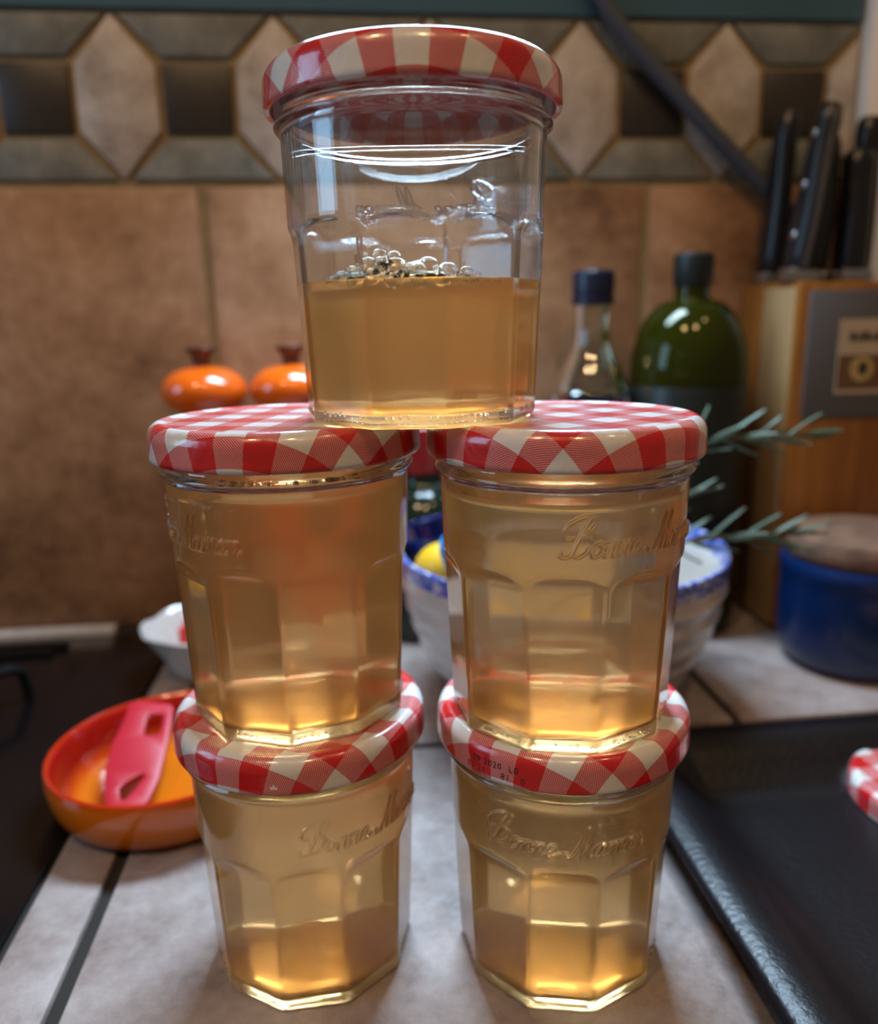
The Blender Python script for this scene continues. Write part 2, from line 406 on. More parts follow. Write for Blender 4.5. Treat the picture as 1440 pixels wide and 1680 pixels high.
G['m'] = ([[(0.0, 2.8), (0.6, 4.1), (0.7, 2.4), (0.6, 0.2)], [(0.6, 1.2), (1.3, 3.4), (2.1, 4.1), (2.6, 3.2), (2.5, 0.2)], [(2.5, 1.2), (3.2, 3.4), (4.0, 4.1), (4.6, 3.2), (4.5, 1.2), (4.9, 0.2), (5.8, 0.9)]], 5.6)
G['e'] = ([[(0.0, 0.9), (1.5, 1.7), (2.4, 3.2), (1.7, 4.3), (0.6, 3.4), (0.3, 1.6), (1.1, 0.2), (2.6, 0.3), (4.2, 1.3)]], 5.0)
G['a'] = ([[(2.7, 3.7), (1.7, 4.2), (0.5, 3.2), (0.2, 1.4), (0.9, 0.2), (2.0, 0.9), (2.9, 3.9), (2.7, 1.4), (3.1, 0.2), (4.1, 0.9)]], 3.9)
G['M'] = ([[(-1.2, 1.6), (-1.0, 0.3), (0.2, 0.1), (1.2, 1.4), (2.4, 5.5), (3.2, 10.6), (3.5, 6.0), (3.6, 0.4)], [(3.6, 0.6), (4.8, 5.0), (6.2, 10.8), (6.2, 6.0), (6.0, 1.4), (6.5, 0.2), (7.4, 0.9)]], 7.3)
segs = []
cx = 0.0
for ch in 'Bonne Maman':
    if ch == ' ': cx += 2.6; continue
    st, wd = G[ch]
    for s in st:
        c = [(p[0] + cx + 0.28 * p[1], p[1]) for p in cat(s, 6)]
        segs += list(zip(c[:-1], c[1:]))
    cx += wd
TW = cx + 1.0
S = np.array(segs)                       # n,2,2
S[:, :, 0] = (S[:, :, 0] - TW / 2)
TB = 62.8
def emboss(phi, z):
    x = ((phi + math.pi) % (2 * math.pi) - math.pi) * 38.3; y = z - TB
    d = np.full(x.shape, 9.0)
    for (ax, ay), (bx, by) in S:
        vx, vy = bx - ax, by - ay
        t = np.clip(((x - ax) * vx + (y - ay) * vy) / (vx * vx + vy * vy + 1e-9), 0, 1)
        d = np.minimum(d, np.hypot(x - ax - t * vx, y - ay - t * vy))
    return 0.90 * np.clip(1 - (d / 0.55) ** 2, 0, 1) ** 0.8
LA = (TW / 2 + 2.5) / 38.3
cols = set()
for k in range(240): cols.add(round(R(1.5) * k - math.pi, 5))
for k in range(10):
    for d in (-2.4, -1.6, -1.0, -0.6, -0.3, 0, 0.3, 0.6, 1.0, 1.6, 2.4): cols.add(round(F18 + F36 * k - math.pi + R(d), 5))
q = -LA
while q < LA: cols.add(round(q, 5)); q += R(0.33)
cols = sorted(c for c in cols if -math.pi <= c < math.pi - 1e-4)
keep = [cols[0]]
for c in cols[1:]:
    if c - keep[-1] > 0.0022: keep.append(c)
PHI = np.array(keep)
zs = [0.02, 0.12, 0.3, 0.6, 1.0, 1.5, 2.2, 4, 7, 11, 16, 22, 28, 34, 40, 45, 48, 49.5] + list(np.arange(50.5, 58.5, 0.5)) + [59.5, 60.5] + list(np.arange(61.2, 76.4, 0.25)) + [77, 78, 79] + list(np.arange(79.6, 87, 0.4)) + [88, 90, 92, 94, 95.6, 96.2]
ZS = np.array(zs)
PP, ZZ = np.meshgrid(PHI, ZS)
RR = body_r(PP, ZZ)
heel = np.where(ZZ < 2.2, 2.2 * (1 - np.sqrt(np.clip(1 - ((2.2 - ZZ) / 2.2) ** 2, 0, 1))), 0)
RR = RR - heel * 0.85
RR += 1.75 * np.exp(-((ZZ - 83.2) / 1.5) ** 2)
RR -= np.clip((ZZ - 86.0) / 1.5, 0, 1) * 0.7
bnd = (ZZ > TB - 1.2) & (ZZ < TB + 13.2) & (np.abs(PP) < LA)
RR[bnd] += emboss(PP[bnd], ZZ[bnd])
def inner_r(phi, z): return body_r(phi, np.minimum(z, 85), 2.3, 0.5) - np.clip((z - 86) / 1.5, 0, 1) * 0.3
def ring_xyz(phi, r, z): return np.stack([r * np.cos(phi), r * np.sin(phi), np.full_like(phi, 1.0) * z], 1)
rings = []
# outside bottom (pushed up in the middle), heel, wall, rim, inside wall, inside bottom
foot = RR[0]
rings += [ring_xyz(PHI, foot * 0.45, 1.7), ring_xyz(PHI, foot * 0.80, 1.3), ring_xyz(PHI, foot * 0.90, 0.5), ring_xyz(PHI, foot * 0.96, 0.05)]
for i, z in enumerate(ZS): rings.append(ring_xyz(PHI, RR[i], z))
for (dr, z) in ((0.35, 96.7), (1.0, 96.95), (1.7, 96.7), (2.0, 96.2)): rings.append(ring_xyz(PHI, RR[-1] - dr, z))
for z in [94, 90, 87, 85, 80, 75, 70, 65, 60, 58.5, 57, 56, 55, 54, 53, 52, 51, 50, 48, 42, 34, 26, 18, 12, 8, 6]: rings.append(ring_xyz(PHI, inner_r(PHI, np.full_like(PHI, float(z))), z))
ib = inner_r(PHI, np.full_like(PHI, 6.0))
for (k, z) in ((0.985, 4.9), (0.95, 4.0), (0.88, 3.5), (0.7, 3.3), (0.35, 3.4)): rings.append(ring_xyz(PHI, ib * k, z))
def ring_mesh(name, rings, scale=0.001, c0=None, c1=None, outward=True):
    n = len(rings[0]); v = [tuple(p) for rg in rings for p in rg * scale]; f = []
    for i in range(len(rings) - 1):
        for k in range(n):
            j = (k + 1) % n
            f.append((i * n + k, i * n + j, (i + 1) * n + j, (i + 1) * n + k))
    if c0 is not None:
        v.append((0, 0, c0 * scale)); ci = len(v) - 1
        f += [(ci, (k + 1) % n, k) for k in range(n)]
    if c1 is not None:
        v.append((0, 0, c1 * scale)); ci = len(v) - 1; b = (len(rings) - 1) * n
        f += [(ci, b + k, b + (k + 1) % n) for k in range(n)]
    return mesh(name, v, f)
glass_me = ring_mesh('glass_body', rings, c0=1.8, c1=3.5); glass_me.materials.append(M['jar_glass'])

JP = np.array([c for c in PHI if abs(c) > LA] + list(np.arange(-LA, LA, R(0.75)))); JP.sort(); JP = JP[np.concatenate([[True], np.diff(JP) > 0.003])]
def jelly_mesh(level, tilt=0.0, name='jelly'):
    rg = []
    def rj(z): return inner_r(JP, np.full_like(JP, float(z))) + 0.06
    ib = rj(6.0)
    for (k, z) in ((0.35, 3.34), (0.7, 3.24), (0.88, 3.44), (0.951, 3.96), (0.986, 4.88)): rg.append(ring_xyz(JP, ib * k, z))
    zz = [z for z in [6, 8, 12, 18, 26, 34, 42, 48, 50, 51, 52, 53, 54, 55, 56, 57, 58.5, 60, 65, 70, 75, 80] if z < level - 1.0]
    for z in zz: rg.append(ring_xyz(JP, rj(z), z))
    top = rj(level)
    def tl(r, z):
        p = ring_xyz(JP, r, z); p[:, 2] += tilt * p[:, 0] / 36.0; return p
    rg.append(tl(top, level + 0.5)); 
    for (d, z) in ((0.5, 0.15), (1.2, -0.15), (2.5, -0.4), (5, -0.5), (14, -0.5), (26, -0.5)): rg.append(tl(top - d, level + z))
    me = ring_mesh(name, rg, c0=3.44, c1=level - 0.5); me.materials.append(M['jelly'])
    return me

# lid: profile in mm with arc length for the print
LP = [(0.0, 98.00), (10, 98.00), (20, 98.00), (30, 98.00), (36.6, 98.00), (37.3, 98.05), (38.0, 98.25), (38.8, 98.45), (39.6, 98.45), (40.4, 98.15), (41.2, 97.55), (41.9, 96.8), (42.4, 95.9), (42.7, 95.0), (42.85, 94.0), (42.9, 92.5), (42.95, 90.5), (43.05, 89.2), (43.1, 88.4), (42.95, 87.6), (42.5, 87.05), (41.9, 86.9), (41.3, 87.2), (41.1, 88.0), (41.3, 89.5), (41.4, 94.8), (38.5, 97.3), (20.0, 97.5), (0.0, 97.5)]
def lid_mesh(du=0.0):
    n = 160; sarc = [0.0]
    for a, b in zip(LP[:-1], LP[1:]): sarc.append(sarc[-1] + math.hypot(b[0] - a[0], b[1] - a[1]))
    bm = bmesh.new(); uvl = bm.loops.layers.uv.new('UVMap')
    vs = [[bm.verts.new((r * math.cos(2 * math.pi * i / n) * 0.001, r * math.sin(2 * math.pi * i / n) * 0.001, z * 0.001)) for i in range(n)] if r > 0 else [bm.verts.new((0, 0, z * 0.001))] for (r, z) in LP]
    def uvp(q, i): return (sarc[q] * math.cos(2 * math.pi * i / n) + du, sarc[q] * math.sin(2 * math.pi * i / n))
    for q in range(len(LP) - 1):
        for i in range(n):
            j = i + 1
            a, b = vs[q], vs[q + 1]
            if len(a) == 1: f = bm.faces.new((a[0], b[i], b[j % n])); us = [(q, i), (q + 1, i), (q + 1, j)]
            elif len(b) == 1: f = bm.faces.new((a[i], b[0], a[j % n])); us = [(q, i), (q + 1, i), (q, j)]
            else: f = bm.faces.new((a[i], b[i], b[j % n], a[j % n])); us = [(q, i), (q + 1, i), (q + 1, j), (q, j)]
            for lp, u in zip(f.loops, us): lp[uvl].uv = uvp(*u)
    me = bpy.data.meshes.new('lid'); bm.to_mesh(me); bm.free()
    me.polygons.foreach_set('use_smooth', [True] * len(me.polygons))
    me.materials.append(M['gingham'])
    return me
lid_me = lid_mesh(); lid_me2 = lid_mesh(9.2)
HJ = 0.0980
def unit_sphere(u, v):
    b = bmesh.new(); bmesh.ops.create_uvsphere(b, u_segments=u, v_segments=v, radius=1.0)
    V = np.array([tuple(x.co) for x in b.verts]); F = [tuple(x.index for x in f.verts) for f in b.faces]; b.free(); return V, F
def spheres_mesh(name, lst, mat, u=12, v=8, hollow=0.0, sc=(1, 1, 1)):
    """lst of (x, y, z, r) in mm; hollow > 0 adds the inside surface of a thin bubble wall"""
    V, F = unit_sphere(u, v); vs, fs = [], []
    for (x, y, z, r) in lst:
        for k, flip in (((1.0, False), (hollow, True)) if hollow else ((1.0, False),)):
            n0 = len(vs); vs += [tuple(q) for q in (V * np.array(sc) * r * k + np.array((x, y, z))) * 0.001]
            fs += [tuple(n0 + i for i in (f[::-1] if flip else f)) for f in F]
    me = mesh(name, vs, fs); me.materials.append(mat); return me
def bubbles_mesh(name, lst): return spheres_mesh(name, lst, M['bubble'], 12, 8, 0.90)
# small moulded stipple around the heel of the jar
stl = []
rs = random.Random(3)
for k in range(10):
    for q in range(-4, 5):
        if rs.random() < 0.35: continue
        ph = F36 * k + R(q * 3.4 + rs.uniform(-0.4, 0.4)); z = 3.4 + rs.uniform(-0.5, 0.5)
        r = float(body_r(np.array([ph]), np.array([z]))[0])
        stl.append((r * math.cos(ph), r * math.sin(ph), z, 0.48))

stip_me = spheres_mesh('heel_stipple', stl, M['jar_glass'], 7, 5, 0.0, (1, 1, 1.5))
def make_jar(x, y, z, facet, text, ging, level, label, foam=None, big=None, tilt=0.0, lidm=None):
    face = math.atan2(-y, -x)
    rz = face + R(text)
    j = empty('jelly_jar', (x, y, z), rz); tag(j, label, 'jar', 'stacked jars of apple jelly')
    g = link('glass_body', glass_me, None, j)
    st = link('heel_stipple', stip_me, None, g); st['kind'] = 'stuff'
    jl = link('jelly', jelly_mesh(level, tilt), None, j); jl['label'] = 'cloudy golden apple jelly'
    ld = link('lid', lidm or lid_me, None, j); ld.rotation_euler = (0, 0, face + R(ging) - rz); ld['label'] = 'red and white gingham printed tin lid'
    if foam:
        fo = link('foam', bubbles_mesh('foam', [(*(Matrix.Rotation(-rz + face, 3, 'Z') @ Vector(b[:3])), b[3]) for b in foam]), None, jl); fo['kind'] = 'stuff'
    for b in (big or []):
        p = Matrix.Rotation(-rz + face, 3, 'Z') @ Vector(b[:3])
        link('bubble', bub_me, None, jl, loc=p * 0.001).scale = (b[3] * 1.25,) * 3
    return j, ld
bub_me = spheres_mesh('bubble', [(0, 0, 0, 1.0)], M['bubble'], 20, 12, 0.92)
# foam positions are given with +x pointing at the viewer and +y to the viewer's right
def wall_foam(n, lev, a0, a1, r0, r1, seed, rr=34.6, dz=0.3):
    rs = random.Random(seed); out = []
    for i in range(n):
        a = R(rs.uniform(a0, a1)); r = rs.uniform(r0, r1)
        q = rr - r - rs.uniform(0, 1.0)
        out.append((q * math.cos(a), q * math.sin(a), lev + rs.uniform(-0.8, 0.5) * dz, r))
    return out
bl, _ = make_jar(-0.0240, 0.2590, 0.0, -2.3, 33.7, -33, 83.5, 'bottom jelly jar beside the orange spoon rest, small white crown mark on lid')
br, br_lid = make_jar(0.0660, 0.2470, 0.0, 3.0, 3.0, -24, 80.5, 'bottom jelly jar beside the black baking tray, date code printed on lid', foam=wall_foam(70, 80.4, -60, 70, 0.25, 0.6, 5))
ml, _ = make_jar(-0.0230, 0.2600, HJ, 9.7, -62.3, -22, 80.6, 'middle jelly jar in front of the orange mills, row of bubbles under its lid', foam=wall_foam(170, 80.4, -60, 75, 0.35, 1.0, 9))
mr, mr_lid = make_jar(0.0640, 0.2430, HJ, 2.7, 38.7, 45, 77.0, 'middle jelly jar in front of the bowl, clear gap between jelly and lid', foam=wall_foam(40, 76.8, -70, 60, 0.2, 0.45, 11))
big = [(31, -12, 41.0, 2.0), (32.5, -6.5, 40.0, 1.9), (33, 0.5, 39.6, 1.7), (33, 6.5, 39.8, 1.6), (29.5, -16.5, 40.2, 1.8), (27, -13, 43.5, 2.3), (29, -9.5, 44.0, 1.9), (30, -5.5, 43.0, 2.4), (31, -1.5, 42.3, 1.8), (30.5, 3, 42.6, 2.7), (31, 8, 42.0, 1.9), (29.5, 12.5, 41.3, 1.7), (28, -17, 42.2, 1.6), (26, -20, 41.2, 1.5), (27, -10, 46.2, 1.8), (28.5, -6, 45.8, 1.6), (26, -14.5, 46.0, 1.4), (31.5, 5.5, 41.0, 1.3), (31.5, -4, 40.8, 1.6), (24, 0, 43, 2.0), (24, 6, 42.3, 1.7)]
rs = random.Random(21); small = []
for i in range(220):
    yq = rs.uniform(-24, 16); xq = math.sqrt(max(0, 33.5 ** 2 - yq ** 2)) - rs.uniform(0.3, 5)
    hh = 5.5 * math.exp(-((yq + 10) / 8) ** 2) + 1.5
    small.append((xq, yq, 39.0 + rs.uniform(0, hh + 0.8), rs.uniform(0.3, 0.95)))
small += wall_foam(30, 39.6, 20, 60, 0.25, 0.6, 31)
tp, _ = make_jar(0.0200, 0.2520, 2 * HJ, -6.0, 174.0, 0, 40.0, 'half full jelly jar at the top of the stack, foamy bubbles on jelly', foam=small, big=big, lidm=lid_me2)

# printed marks on lids (flat print, a hair proud of the tin)
def lid_text(lid, rows, size, ang, z_top, mat, name='date_code', dz=2.4):
    vs, fs = [], []
    for ri, s in enumerate(rows):
        cu = bpy.data.curves.new('t', 'FONT'); cu.body = s; cu.size = size; cu.resolution_u = 2; cu.space_character = 1.15
        o = bpy.data.objects.new('t', cu); COL.objects.link(o)
        dg_ = bpy.context.evaluated_depsgraph_get(); me = bpy.data.meshes.new_from_object(o.evaluated_get(dg_))
        bm = bmesh.new(); bm.from_mesh(me); bmesh.ops.triangulate(bm, faces=bm.faces[:])
        for _ in range(2): bmesh.ops.subdivide_edges(bm, edges=[e for e in bm.edges if e.calc_length() > 0.8], cuts=1, use_grid_fill=False)
        bmesh.ops.triangulate(bm, faces=bm.faces[:])
        b = len(vs); bm.verts.ensure_lookup_table()
        wd = max(v.co.x for v in bm.verts)
        for v in bm.verts:
            zz_ = z_top - ri * dz + v.co.y
            rr_ = float(np.interp(zz_, [86.9, 87.05, 87.6, 88.4, 89.2, 90.5, 95.5, 97.0, 97.9], [41.9, 42.5, 42.95, 43.1, 43.05, 42.95, 42.9, 42.8, 42.5])) + 0.05
            a = ang + (v.co.x - wd / 2) / 43.0
            vs.append((rr_ * math.cos(a) * 0.001, rr_ * math.sin(a) * 0.001, zz_ * 0.001))
        fs += [tuple(b + v.index for v in f.verts) for f in bm.faces]
        bm.free(); bpy.data.objects.remove(o); bpy.data.curves.remove(cu); bpy.data.meshes.remove(me)
    o = link(name, mesh(name, vs, fs, False), mat, lid); return o
lid_text(br_lid, ['09 2020  L0', '01:21     81   0'], 3.0, R(-4), 92.0, M['print_black'], dz=3.0)
def lid_mark(lid, poly, ang, zc, sc, name):
    vs = [((43.03) * math.cos(ang + x * sc / 43) * 0.001, 43.03 * math.sin(ang + x * sc / 43) * 0.001, (zc + y * sc) * 0.001) for x, y in poly]
    link(name, mesh(name, vs, [tuple(range(len(vs)))], False), M['print_white'], lid)
bl_lid = [c for c in bl.children if c.name.startswith('lid')][0]
lid_mark(bl_lid, [(-1, -0.9), (1, -0.9), (1.2, 0.5), (0.6, 0), (0, 1.1), (-0.6, 0), (-1.2, 0.5)], R(33 - 13), 90.2, 1.0, 'crown_mark')
lid_mark(mr_lid, [(-0.5, -1.2), (0.5, -1.2), (0.2, -0.9), (0.2, 0.9), (0.5, 1.2), (-0.6, 1.2), (-0.2, 0.8), (-0.2, -0.9)], R(-45 + 68), 92.3, 1.0, 'printed_mark')

# ------------------------------------------------------------------ loose lid and baking tray
TX0, TX1, TY0, TY1 = 0.120, 0.50, 0.06, 0.360
def tray_rings():
    def loop(x0, x1, y0, y1, r, z, n=6):
        out = []
        for (cx_, cy_, a0) in ((x1 - r, y1 - r, 0), (x0 + r, y1 - r, 90), (x0 + r, y0 + r, 180), (x1 - r, y0 + r, 270)):
            for k in range(n + 1):
                a = R(a0 + 90 * k / n); out.append((cx_ + r * math.cos(a), cy_ + r * math.sin(a), z))
        return out
    prof = [(0.050, 0.0006, 0), (0.034, 0.0006, 0), (0.026, 0.0040, 0), (0.017, 0.0120, 0), (0.011, 0.0145, 0), (0.003, 0.0150, 0), (0.0002, 0.0162, 0), (0.0006, 0.0178, 0), (0.003, 0.0192, 0), (0.008, 0.0202, 0), (0.013, 0.0202, 0), (0.018, 0.0188, 0), (0.023, 0.0152, 0), (0.028, 0.0105, 0), (0.034, 0.0052, 0), (0.039, 0.0024, 0), (0.045, 0.0015, 0), (0.052, 0.0014, 0)]
    return [loop(TX0 + d, TX1 - d, TY0 + d, TY1 - d, max(0.030 - d * 0.7, 0.006), z) for d, z, _ in prof]
tr_ = tray_rings(); n = len(tr_[0])
v = [p for r_ in tr_ for p in r_]; f = []
for i in range(len(tr_) - 1):
    for k in range(n): f.append((i * n + k, i * n + (k + 1) % n, (i + 1) * n + (k + 1) % n, (i + 1) * n + k))
f.append(tuple(range(n))); f.append(tuple((len(tr_) - 1) * n + k for k in range(n))[::-1])
bm = bmesh.new(); vv = [bm.verts.new(p) for p in v]
for q in f: bm.faces.new([vv[i] for i in q])
tray = link('baking_tray', bm_mesh('baking_tray', bm, True, 60), M['tray'])
tag(tray, 'black enamelled baking tray with rolled rim on the worktop', 'tray')
ll = link('tin_lid', lid_me, None, None, (0.2665, 0.3020, 0.0014 - 0.0869), (0, 0, R(10)))
tag(ll, 'loose red gingham jar lid lying in the baking tray', 'lid')

# ------------------------------------------------------------------ spoon rest and red tool
SRX, SRY = -0.1000, 0.3640
sr = empty('spoon_rest', (SRX, SRY, 0)); tag(sr, 'round orange glazed spoon rest on the worktop by the hob', 'spoon rest')
def sr_loop(s, z, spout=1.0, n=96):
    out = []
    for k in range(n):
        a = 2 * math.pi * k / n
        da = (a - R(58) + math.pi) % (2 * math.pi) - math.pi
        r = 0.0552 * s + spout * 0.026 * math.exp(-(da / 0.33) ** 2)
        out.append((r * math.cos(a), r * math.sin(a), z))
    return out
prof_o = [(0.55, 0.0005, 0.0), (0.80, 0.0005, 0.0), (0.88, 0.0022, 0.15), (0.945, 0.0075, 0.5), (0.985, 0.0140, 0.8), (1.0, 0.0205, 0.95), (1.0, 0.0245, 1), (0.988, 0.0272, 1)]
prof_i = [(0.988, 0.0272, 1), (0.965, 0.0280, 1), (0.935, 0.0265, 0.97), (0.912, 0.0215, 0.9), (0.885, 0.0145, 0.7), (0.83, 0.0088, 0.4), (0.76, 0.0060, 0.15), (0.66, 0.0050, 0.0), (0.60, 0.0056, 0.0), (0.50, 0.0050, 0.0), (0.2, 0.0048, 0.0)]
def loops_mesh(name, loops, cap0=False, cap1=False):
    bm = bmesh.new(); L = [[bm.verts.new(p) for p in lp] for lp in loops]; n = len(L[0])
    for a, b in zip(L[:-1], L[1:]):
        for k in range(n): bm.faces.new((a[k], a[(k + 1) % n], b[(k + 1) % n], b[k]))
    if cap0: bm.faces.new(L[0][::-1])
    if cap1: bm.faces.new(L[-1])
    return bm
def flame(name, stops, axis_z=True):
    t = NT(name); o = t.obj(); s = t.n('ShaderNodeSeparateXYZ', {0: o})
    f = t.n('ShaderNodeMapRange', {0: s.outputs[2], 1: 0.0, 2: 0.028})
    p = t.n('ShaderNodeBsdfPrincipled', {'Base Color': t.ramp(f.outputs[0], stops), 'Roughness': 0.16, 'Coat Weight': 0.5, 'Coat Roughness': 0.05})
    return t.done(p)
M['flame_in'] = flame('flame glaze inside with painted wall shade', [(0.18, (0.62, 0.15, 0.004)), (0.30, (0.50, 0.055, 0.003)), (0.5, (0.26, 0.006, 0.002)), (0.93, (0.34, 0.007, 0.003)), (1.0, (0.52, 0.03, 0.003))])  # orange-to-red glaze; wall stops darkened further to paint in the wall's shade
M['flame_out'] = flame('flame glaze outside', [(0.0, (0.50, 0.105, 0.002)), (0.85, (0.58, 0.135, 0.003)), (1.0, (0.55, 0.06, 0.003))])
link('outer_wall', bm_mesh('outer_wall', loops_mesh('o', [sr_loop(s, z, sp) for s, z, sp in prof_o], cap0=True), True, 50), M['flame_out'], sr)
link('inner_dish', bm_mesh('inner_dish', loops_mesh('i', [sr_loop(s, z, sp) for s, z, sp in prof_i], cap1=True), True, 50), M['flame_in'], sr)
def red_tool():
    W, Hh, T = 0.0275, 0.078, 0.0045
    out = [(-0.006, 0), (0.006, -0.001), (0.0115, 0.004), (0.0150, 0.020), (0.0160, 0.040), (0.0165, 0.060), (0.0160, 0.074), (0.0135, 0.0765), (0.002, 0.0795), (-0.0080, 0.0815), (-0.0105, 0.0795), (-0.0115, 0.066), (-0.0150, 0.048), (-0.0155, 0.030), (-0.0125, 0.012), (-0.0095, 0.002)]
    h1 = [(0.0030, 0.052), (0.0095, 0.052), (0.0110, 0.0545), (0.0112, 0.0655), (0.0095, 0.0680), (0.0035, 0.0685), (0.0018, 0.0665), (0.0016, 0.0545)]
    h2 = [(-0.0035, 0.0075), (-0.0012, 0.0070), (0.0030, 0.0140), (0.0068, 0.0215), (0.0060, 0.0235), (0.0020, 0.0215), (-0.0030, 0.0175), (-0.0052, 0.0140)]
    bm = bmesh.new()
    es = []
    for lp in (out, h1, h2):
        vs = [bm.verts.new((x, y, 0)) for x, y in lp]
        es += [bm.edges.new((vs[i], vs[(i + 1) % len(vs)])) for i in range(len(vs))]
    bmesh.ops.triangle_fill(bm, edges=es, use_beauty=True, use_dissolve=False)
    r_ = bmesh.ops.extrude_face_region(bm, geom=bm.faces[:])
    bmesh.ops.translate(bm, vec=(0, 0, T), verts=[g for g in r_['geom'] if isinstance(g, bmesh.types.BMVert)])
    bmesh.ops.recalc_face_normals(bm, faces=bm.faces[:])
    ed = [e for e in bm.edges if len(e.link_faces) == 2 and e.calc_face_angle(0) > 0.9]
    bmesh.ops.bevel(bm, geom=ed, offset=0.0012, segments=2, affect='EDGES', profile=0.5)
    return bm_mesh('red_tool', bm, True, 40)
rtool = link('silicone_tool', red_tool(), M['red_plastic'], None, (-0.1050, 0.3180, 0.0105), (0, 0, 0))
tag(rtool, 'red silicone kitchen tool with cut-outs lying in the orange spoon rest', 'kitchen tool')
d0 = Vector((-0.1130, 0.3340, 0.0085)); d1 = Vector((-0.1165, 0.3960, 0.0285))
yv = (d1 - d0).normalized(); xv = yv.cross(Vector((0, 0.15, 1))).normalized(); zv = xv.cross(yv)
mm = (Matrix((xv, yv, zv)).transposed() * 0.86).to_4x4(); mm.translation = d0
rtool.matrix_world = mm

# ------------------------------------------------------------------ white dish with red clip
wd_ = empty('serving_dish', (-0.0860, 0.5030, 0)); tag(wd_, 'small white scalloped ceramic dish in front of the orange mills', 'dish')
def wd_loop(sx, sy, z, sc):
    out = []
    for k in range(80):
        a = 2 * math.pi * k / 80
        c, s = math.cos(a), math.sin(a)
        e = (abs(c) ** 2.6 + abs(s) ** 2.6) ** (-1 / 2.6)
        q = 1 + sc * 0.02 * math.cos(8 * a)
        out.append((sx * c * e * q, sy * s * e * q, z + sc * 0.0012 * math.cos(8 * a)))
    return out
wl = [(0.034, 0.017, 0.0), (0.038, 0.020, 0.0005), (0.043, 0.024, 0.009), (0.050, 0.030, 0.022), (0.0575, 0.0365, 0.0335), (0.0590, 0.0380, 0.0355), (0.0575, 0.0370, 0.0368), (0.0545, 0.0345, 0.0345), (0.047, 0.027, 0.020), (0.041, 0.021, 0.009), (0.034, 0.016, 0.006)]
link('bowl_body', bm_mesh('bowl_body', loops_mesh('w', [wd_loop(a, b, c, min(1, c / 0.04)) for a, b, c in wl], True, True), True, 60), M['white_ceramic'], wd_)
rc = empty('red_clip', (-0.110, 0.503, 0.0065)); tag(rc, 'red plastic clip standing in the white dish', 'clip')
rcp = under(rc)
rcp(box('side', -0.121, -0.099, 0.494, 0.500, 0.0065, 0.036, M['red_bits'], None, 0.002))
rcp(box('side', -0.121, -0.099, 0.508, 0.514, 0.0065, 0.036, M['red_bits'], None, 0.002))
rcp(box('hinge', -0.116, -0.106, 0.499, 0.509, 0.020, 0.026, M['red_bits'], None, 0.002))

# ------------------------------------------------------------------ orange mills
def mill(x, y, label):
    e = empty('pepper_mill', (x, y, 0)); tag(e, label, 'mill', 'orange mills by the tiled wall')
    lathe('base', smooth_prof([(0.0, 0.0), (0.021, 0.0), (0.0225, 0.002), (0.0225, 0.010), (0.0195, 0.040), (0.0175, 0.080), (0.0180, 0.120), (0.0205, 0.148), (0.0225, 0.158), (0.0220, 0.1635), (0.016, 0.166), (0.0, 0.166)], 5), M['orange'], e, 48)
    b = [(0.0, 0.1645), (0.014, 0.1650)]
    for k in range(1, 24):
        a = -math.pi / 2 + math.pi * k / 24
        b.append((0.0288 * max(0, math.cos(a)) ** 0.86, 0.1815 + 0.0170 * math.sin(a)))
    b += [(0.006, 0.1986), (0.0, 0.1987)]
    lathe('bulb', b, M['orange'], e, 56)
    lathe('knob', smooth_prof([(0.0, 0.196), (0.0055, 0.197), (0.0058, 0.2015), (0.0075, 0.206), (0.0100, 0.2090), (0.0102, 0.2105), (0.0085, 0.2108), (0.0, 0.2095)], 4), M['knob_brown'], e, 40)
mill(-0.1035, 0.5630, 'orange mill with brown flared knob, its whole bulb clear of the jars')
mill(-0.0440, 0.5630, 'orange mill with brown flared knob, half hidden behind the top jar')

# ------------------------------------------------------------------ bottles
e = empty('glass_bottle', (0.1645, 0.552, 0)); tag(e, 'small clear glass bottle with navy cap and navy label', 'bottle')
pb = smooth_prof([(0.0, 0.002), (0.020, 0.0), (0.0265, 0.003), (0.0278, 0.012), (0.0280, 0.060), (0.0280, 0.165), (0.0268, 0.176), (0.0215, 0.189), (0.0145, 0.203), (0.0122, 0.213), (0.0118, 0.236), (0.0118, 0.2375)], 5)
inner = [(max(0.0, r_ - 0.0018), z if z > 0.004 else 0.005) for r_, z in pb[::-1] if r_ > 0.012 or z > 0.1]
lathe('glass', pb + [(0.0105, 0.238)] + inner + [(0.0, 0.006)], M['bottle_clear'], e, 56)
lathe('cap', [(0.0, 0.2565), (0.0125, 0.2565), (0.0142, 0.2550), (0.0145, 0.2530), (0.0145, 0.2415), (0.0138, 0.2410), (0.0138, 0.2400), (0.0145, 0.2395), (0.0145, 0.2335), (0.0122, 0.2335)], M['cap_blue'], e, 48)
lb = lathe('label', [(0.0283, 0.050), (0.0286, 0.051), (0.0286, 0.1690), (0.0283, 0.1700)], M['label_blue'], e, 56)
bm = bmesh.new()
fa = math.atan2(-0.552, -0.1645)
for sgn in (-1, 1):          # white diagonal cross on the navy label
    P0 = []
    for q in range(13):
        a = fa + R(-62 + 124 * q / 12); zc = 0.1455 + sgn * (-0.024 + 0.048 * q / 12)
        P0.append([bm.verts.new((0.0289 * math.cos(a), 0.0289 * math.sin(a), zc + d)) for d in (-0.0030, 0.0030)])
    for a_, b_ in zip(P0[:-1], P0[1:]): bm.faces.new((a_[0], b_[0], b_[1], a_[1]))
link('white_cross', bm_mesh('white_cross', bm), M['label_white'], lb)

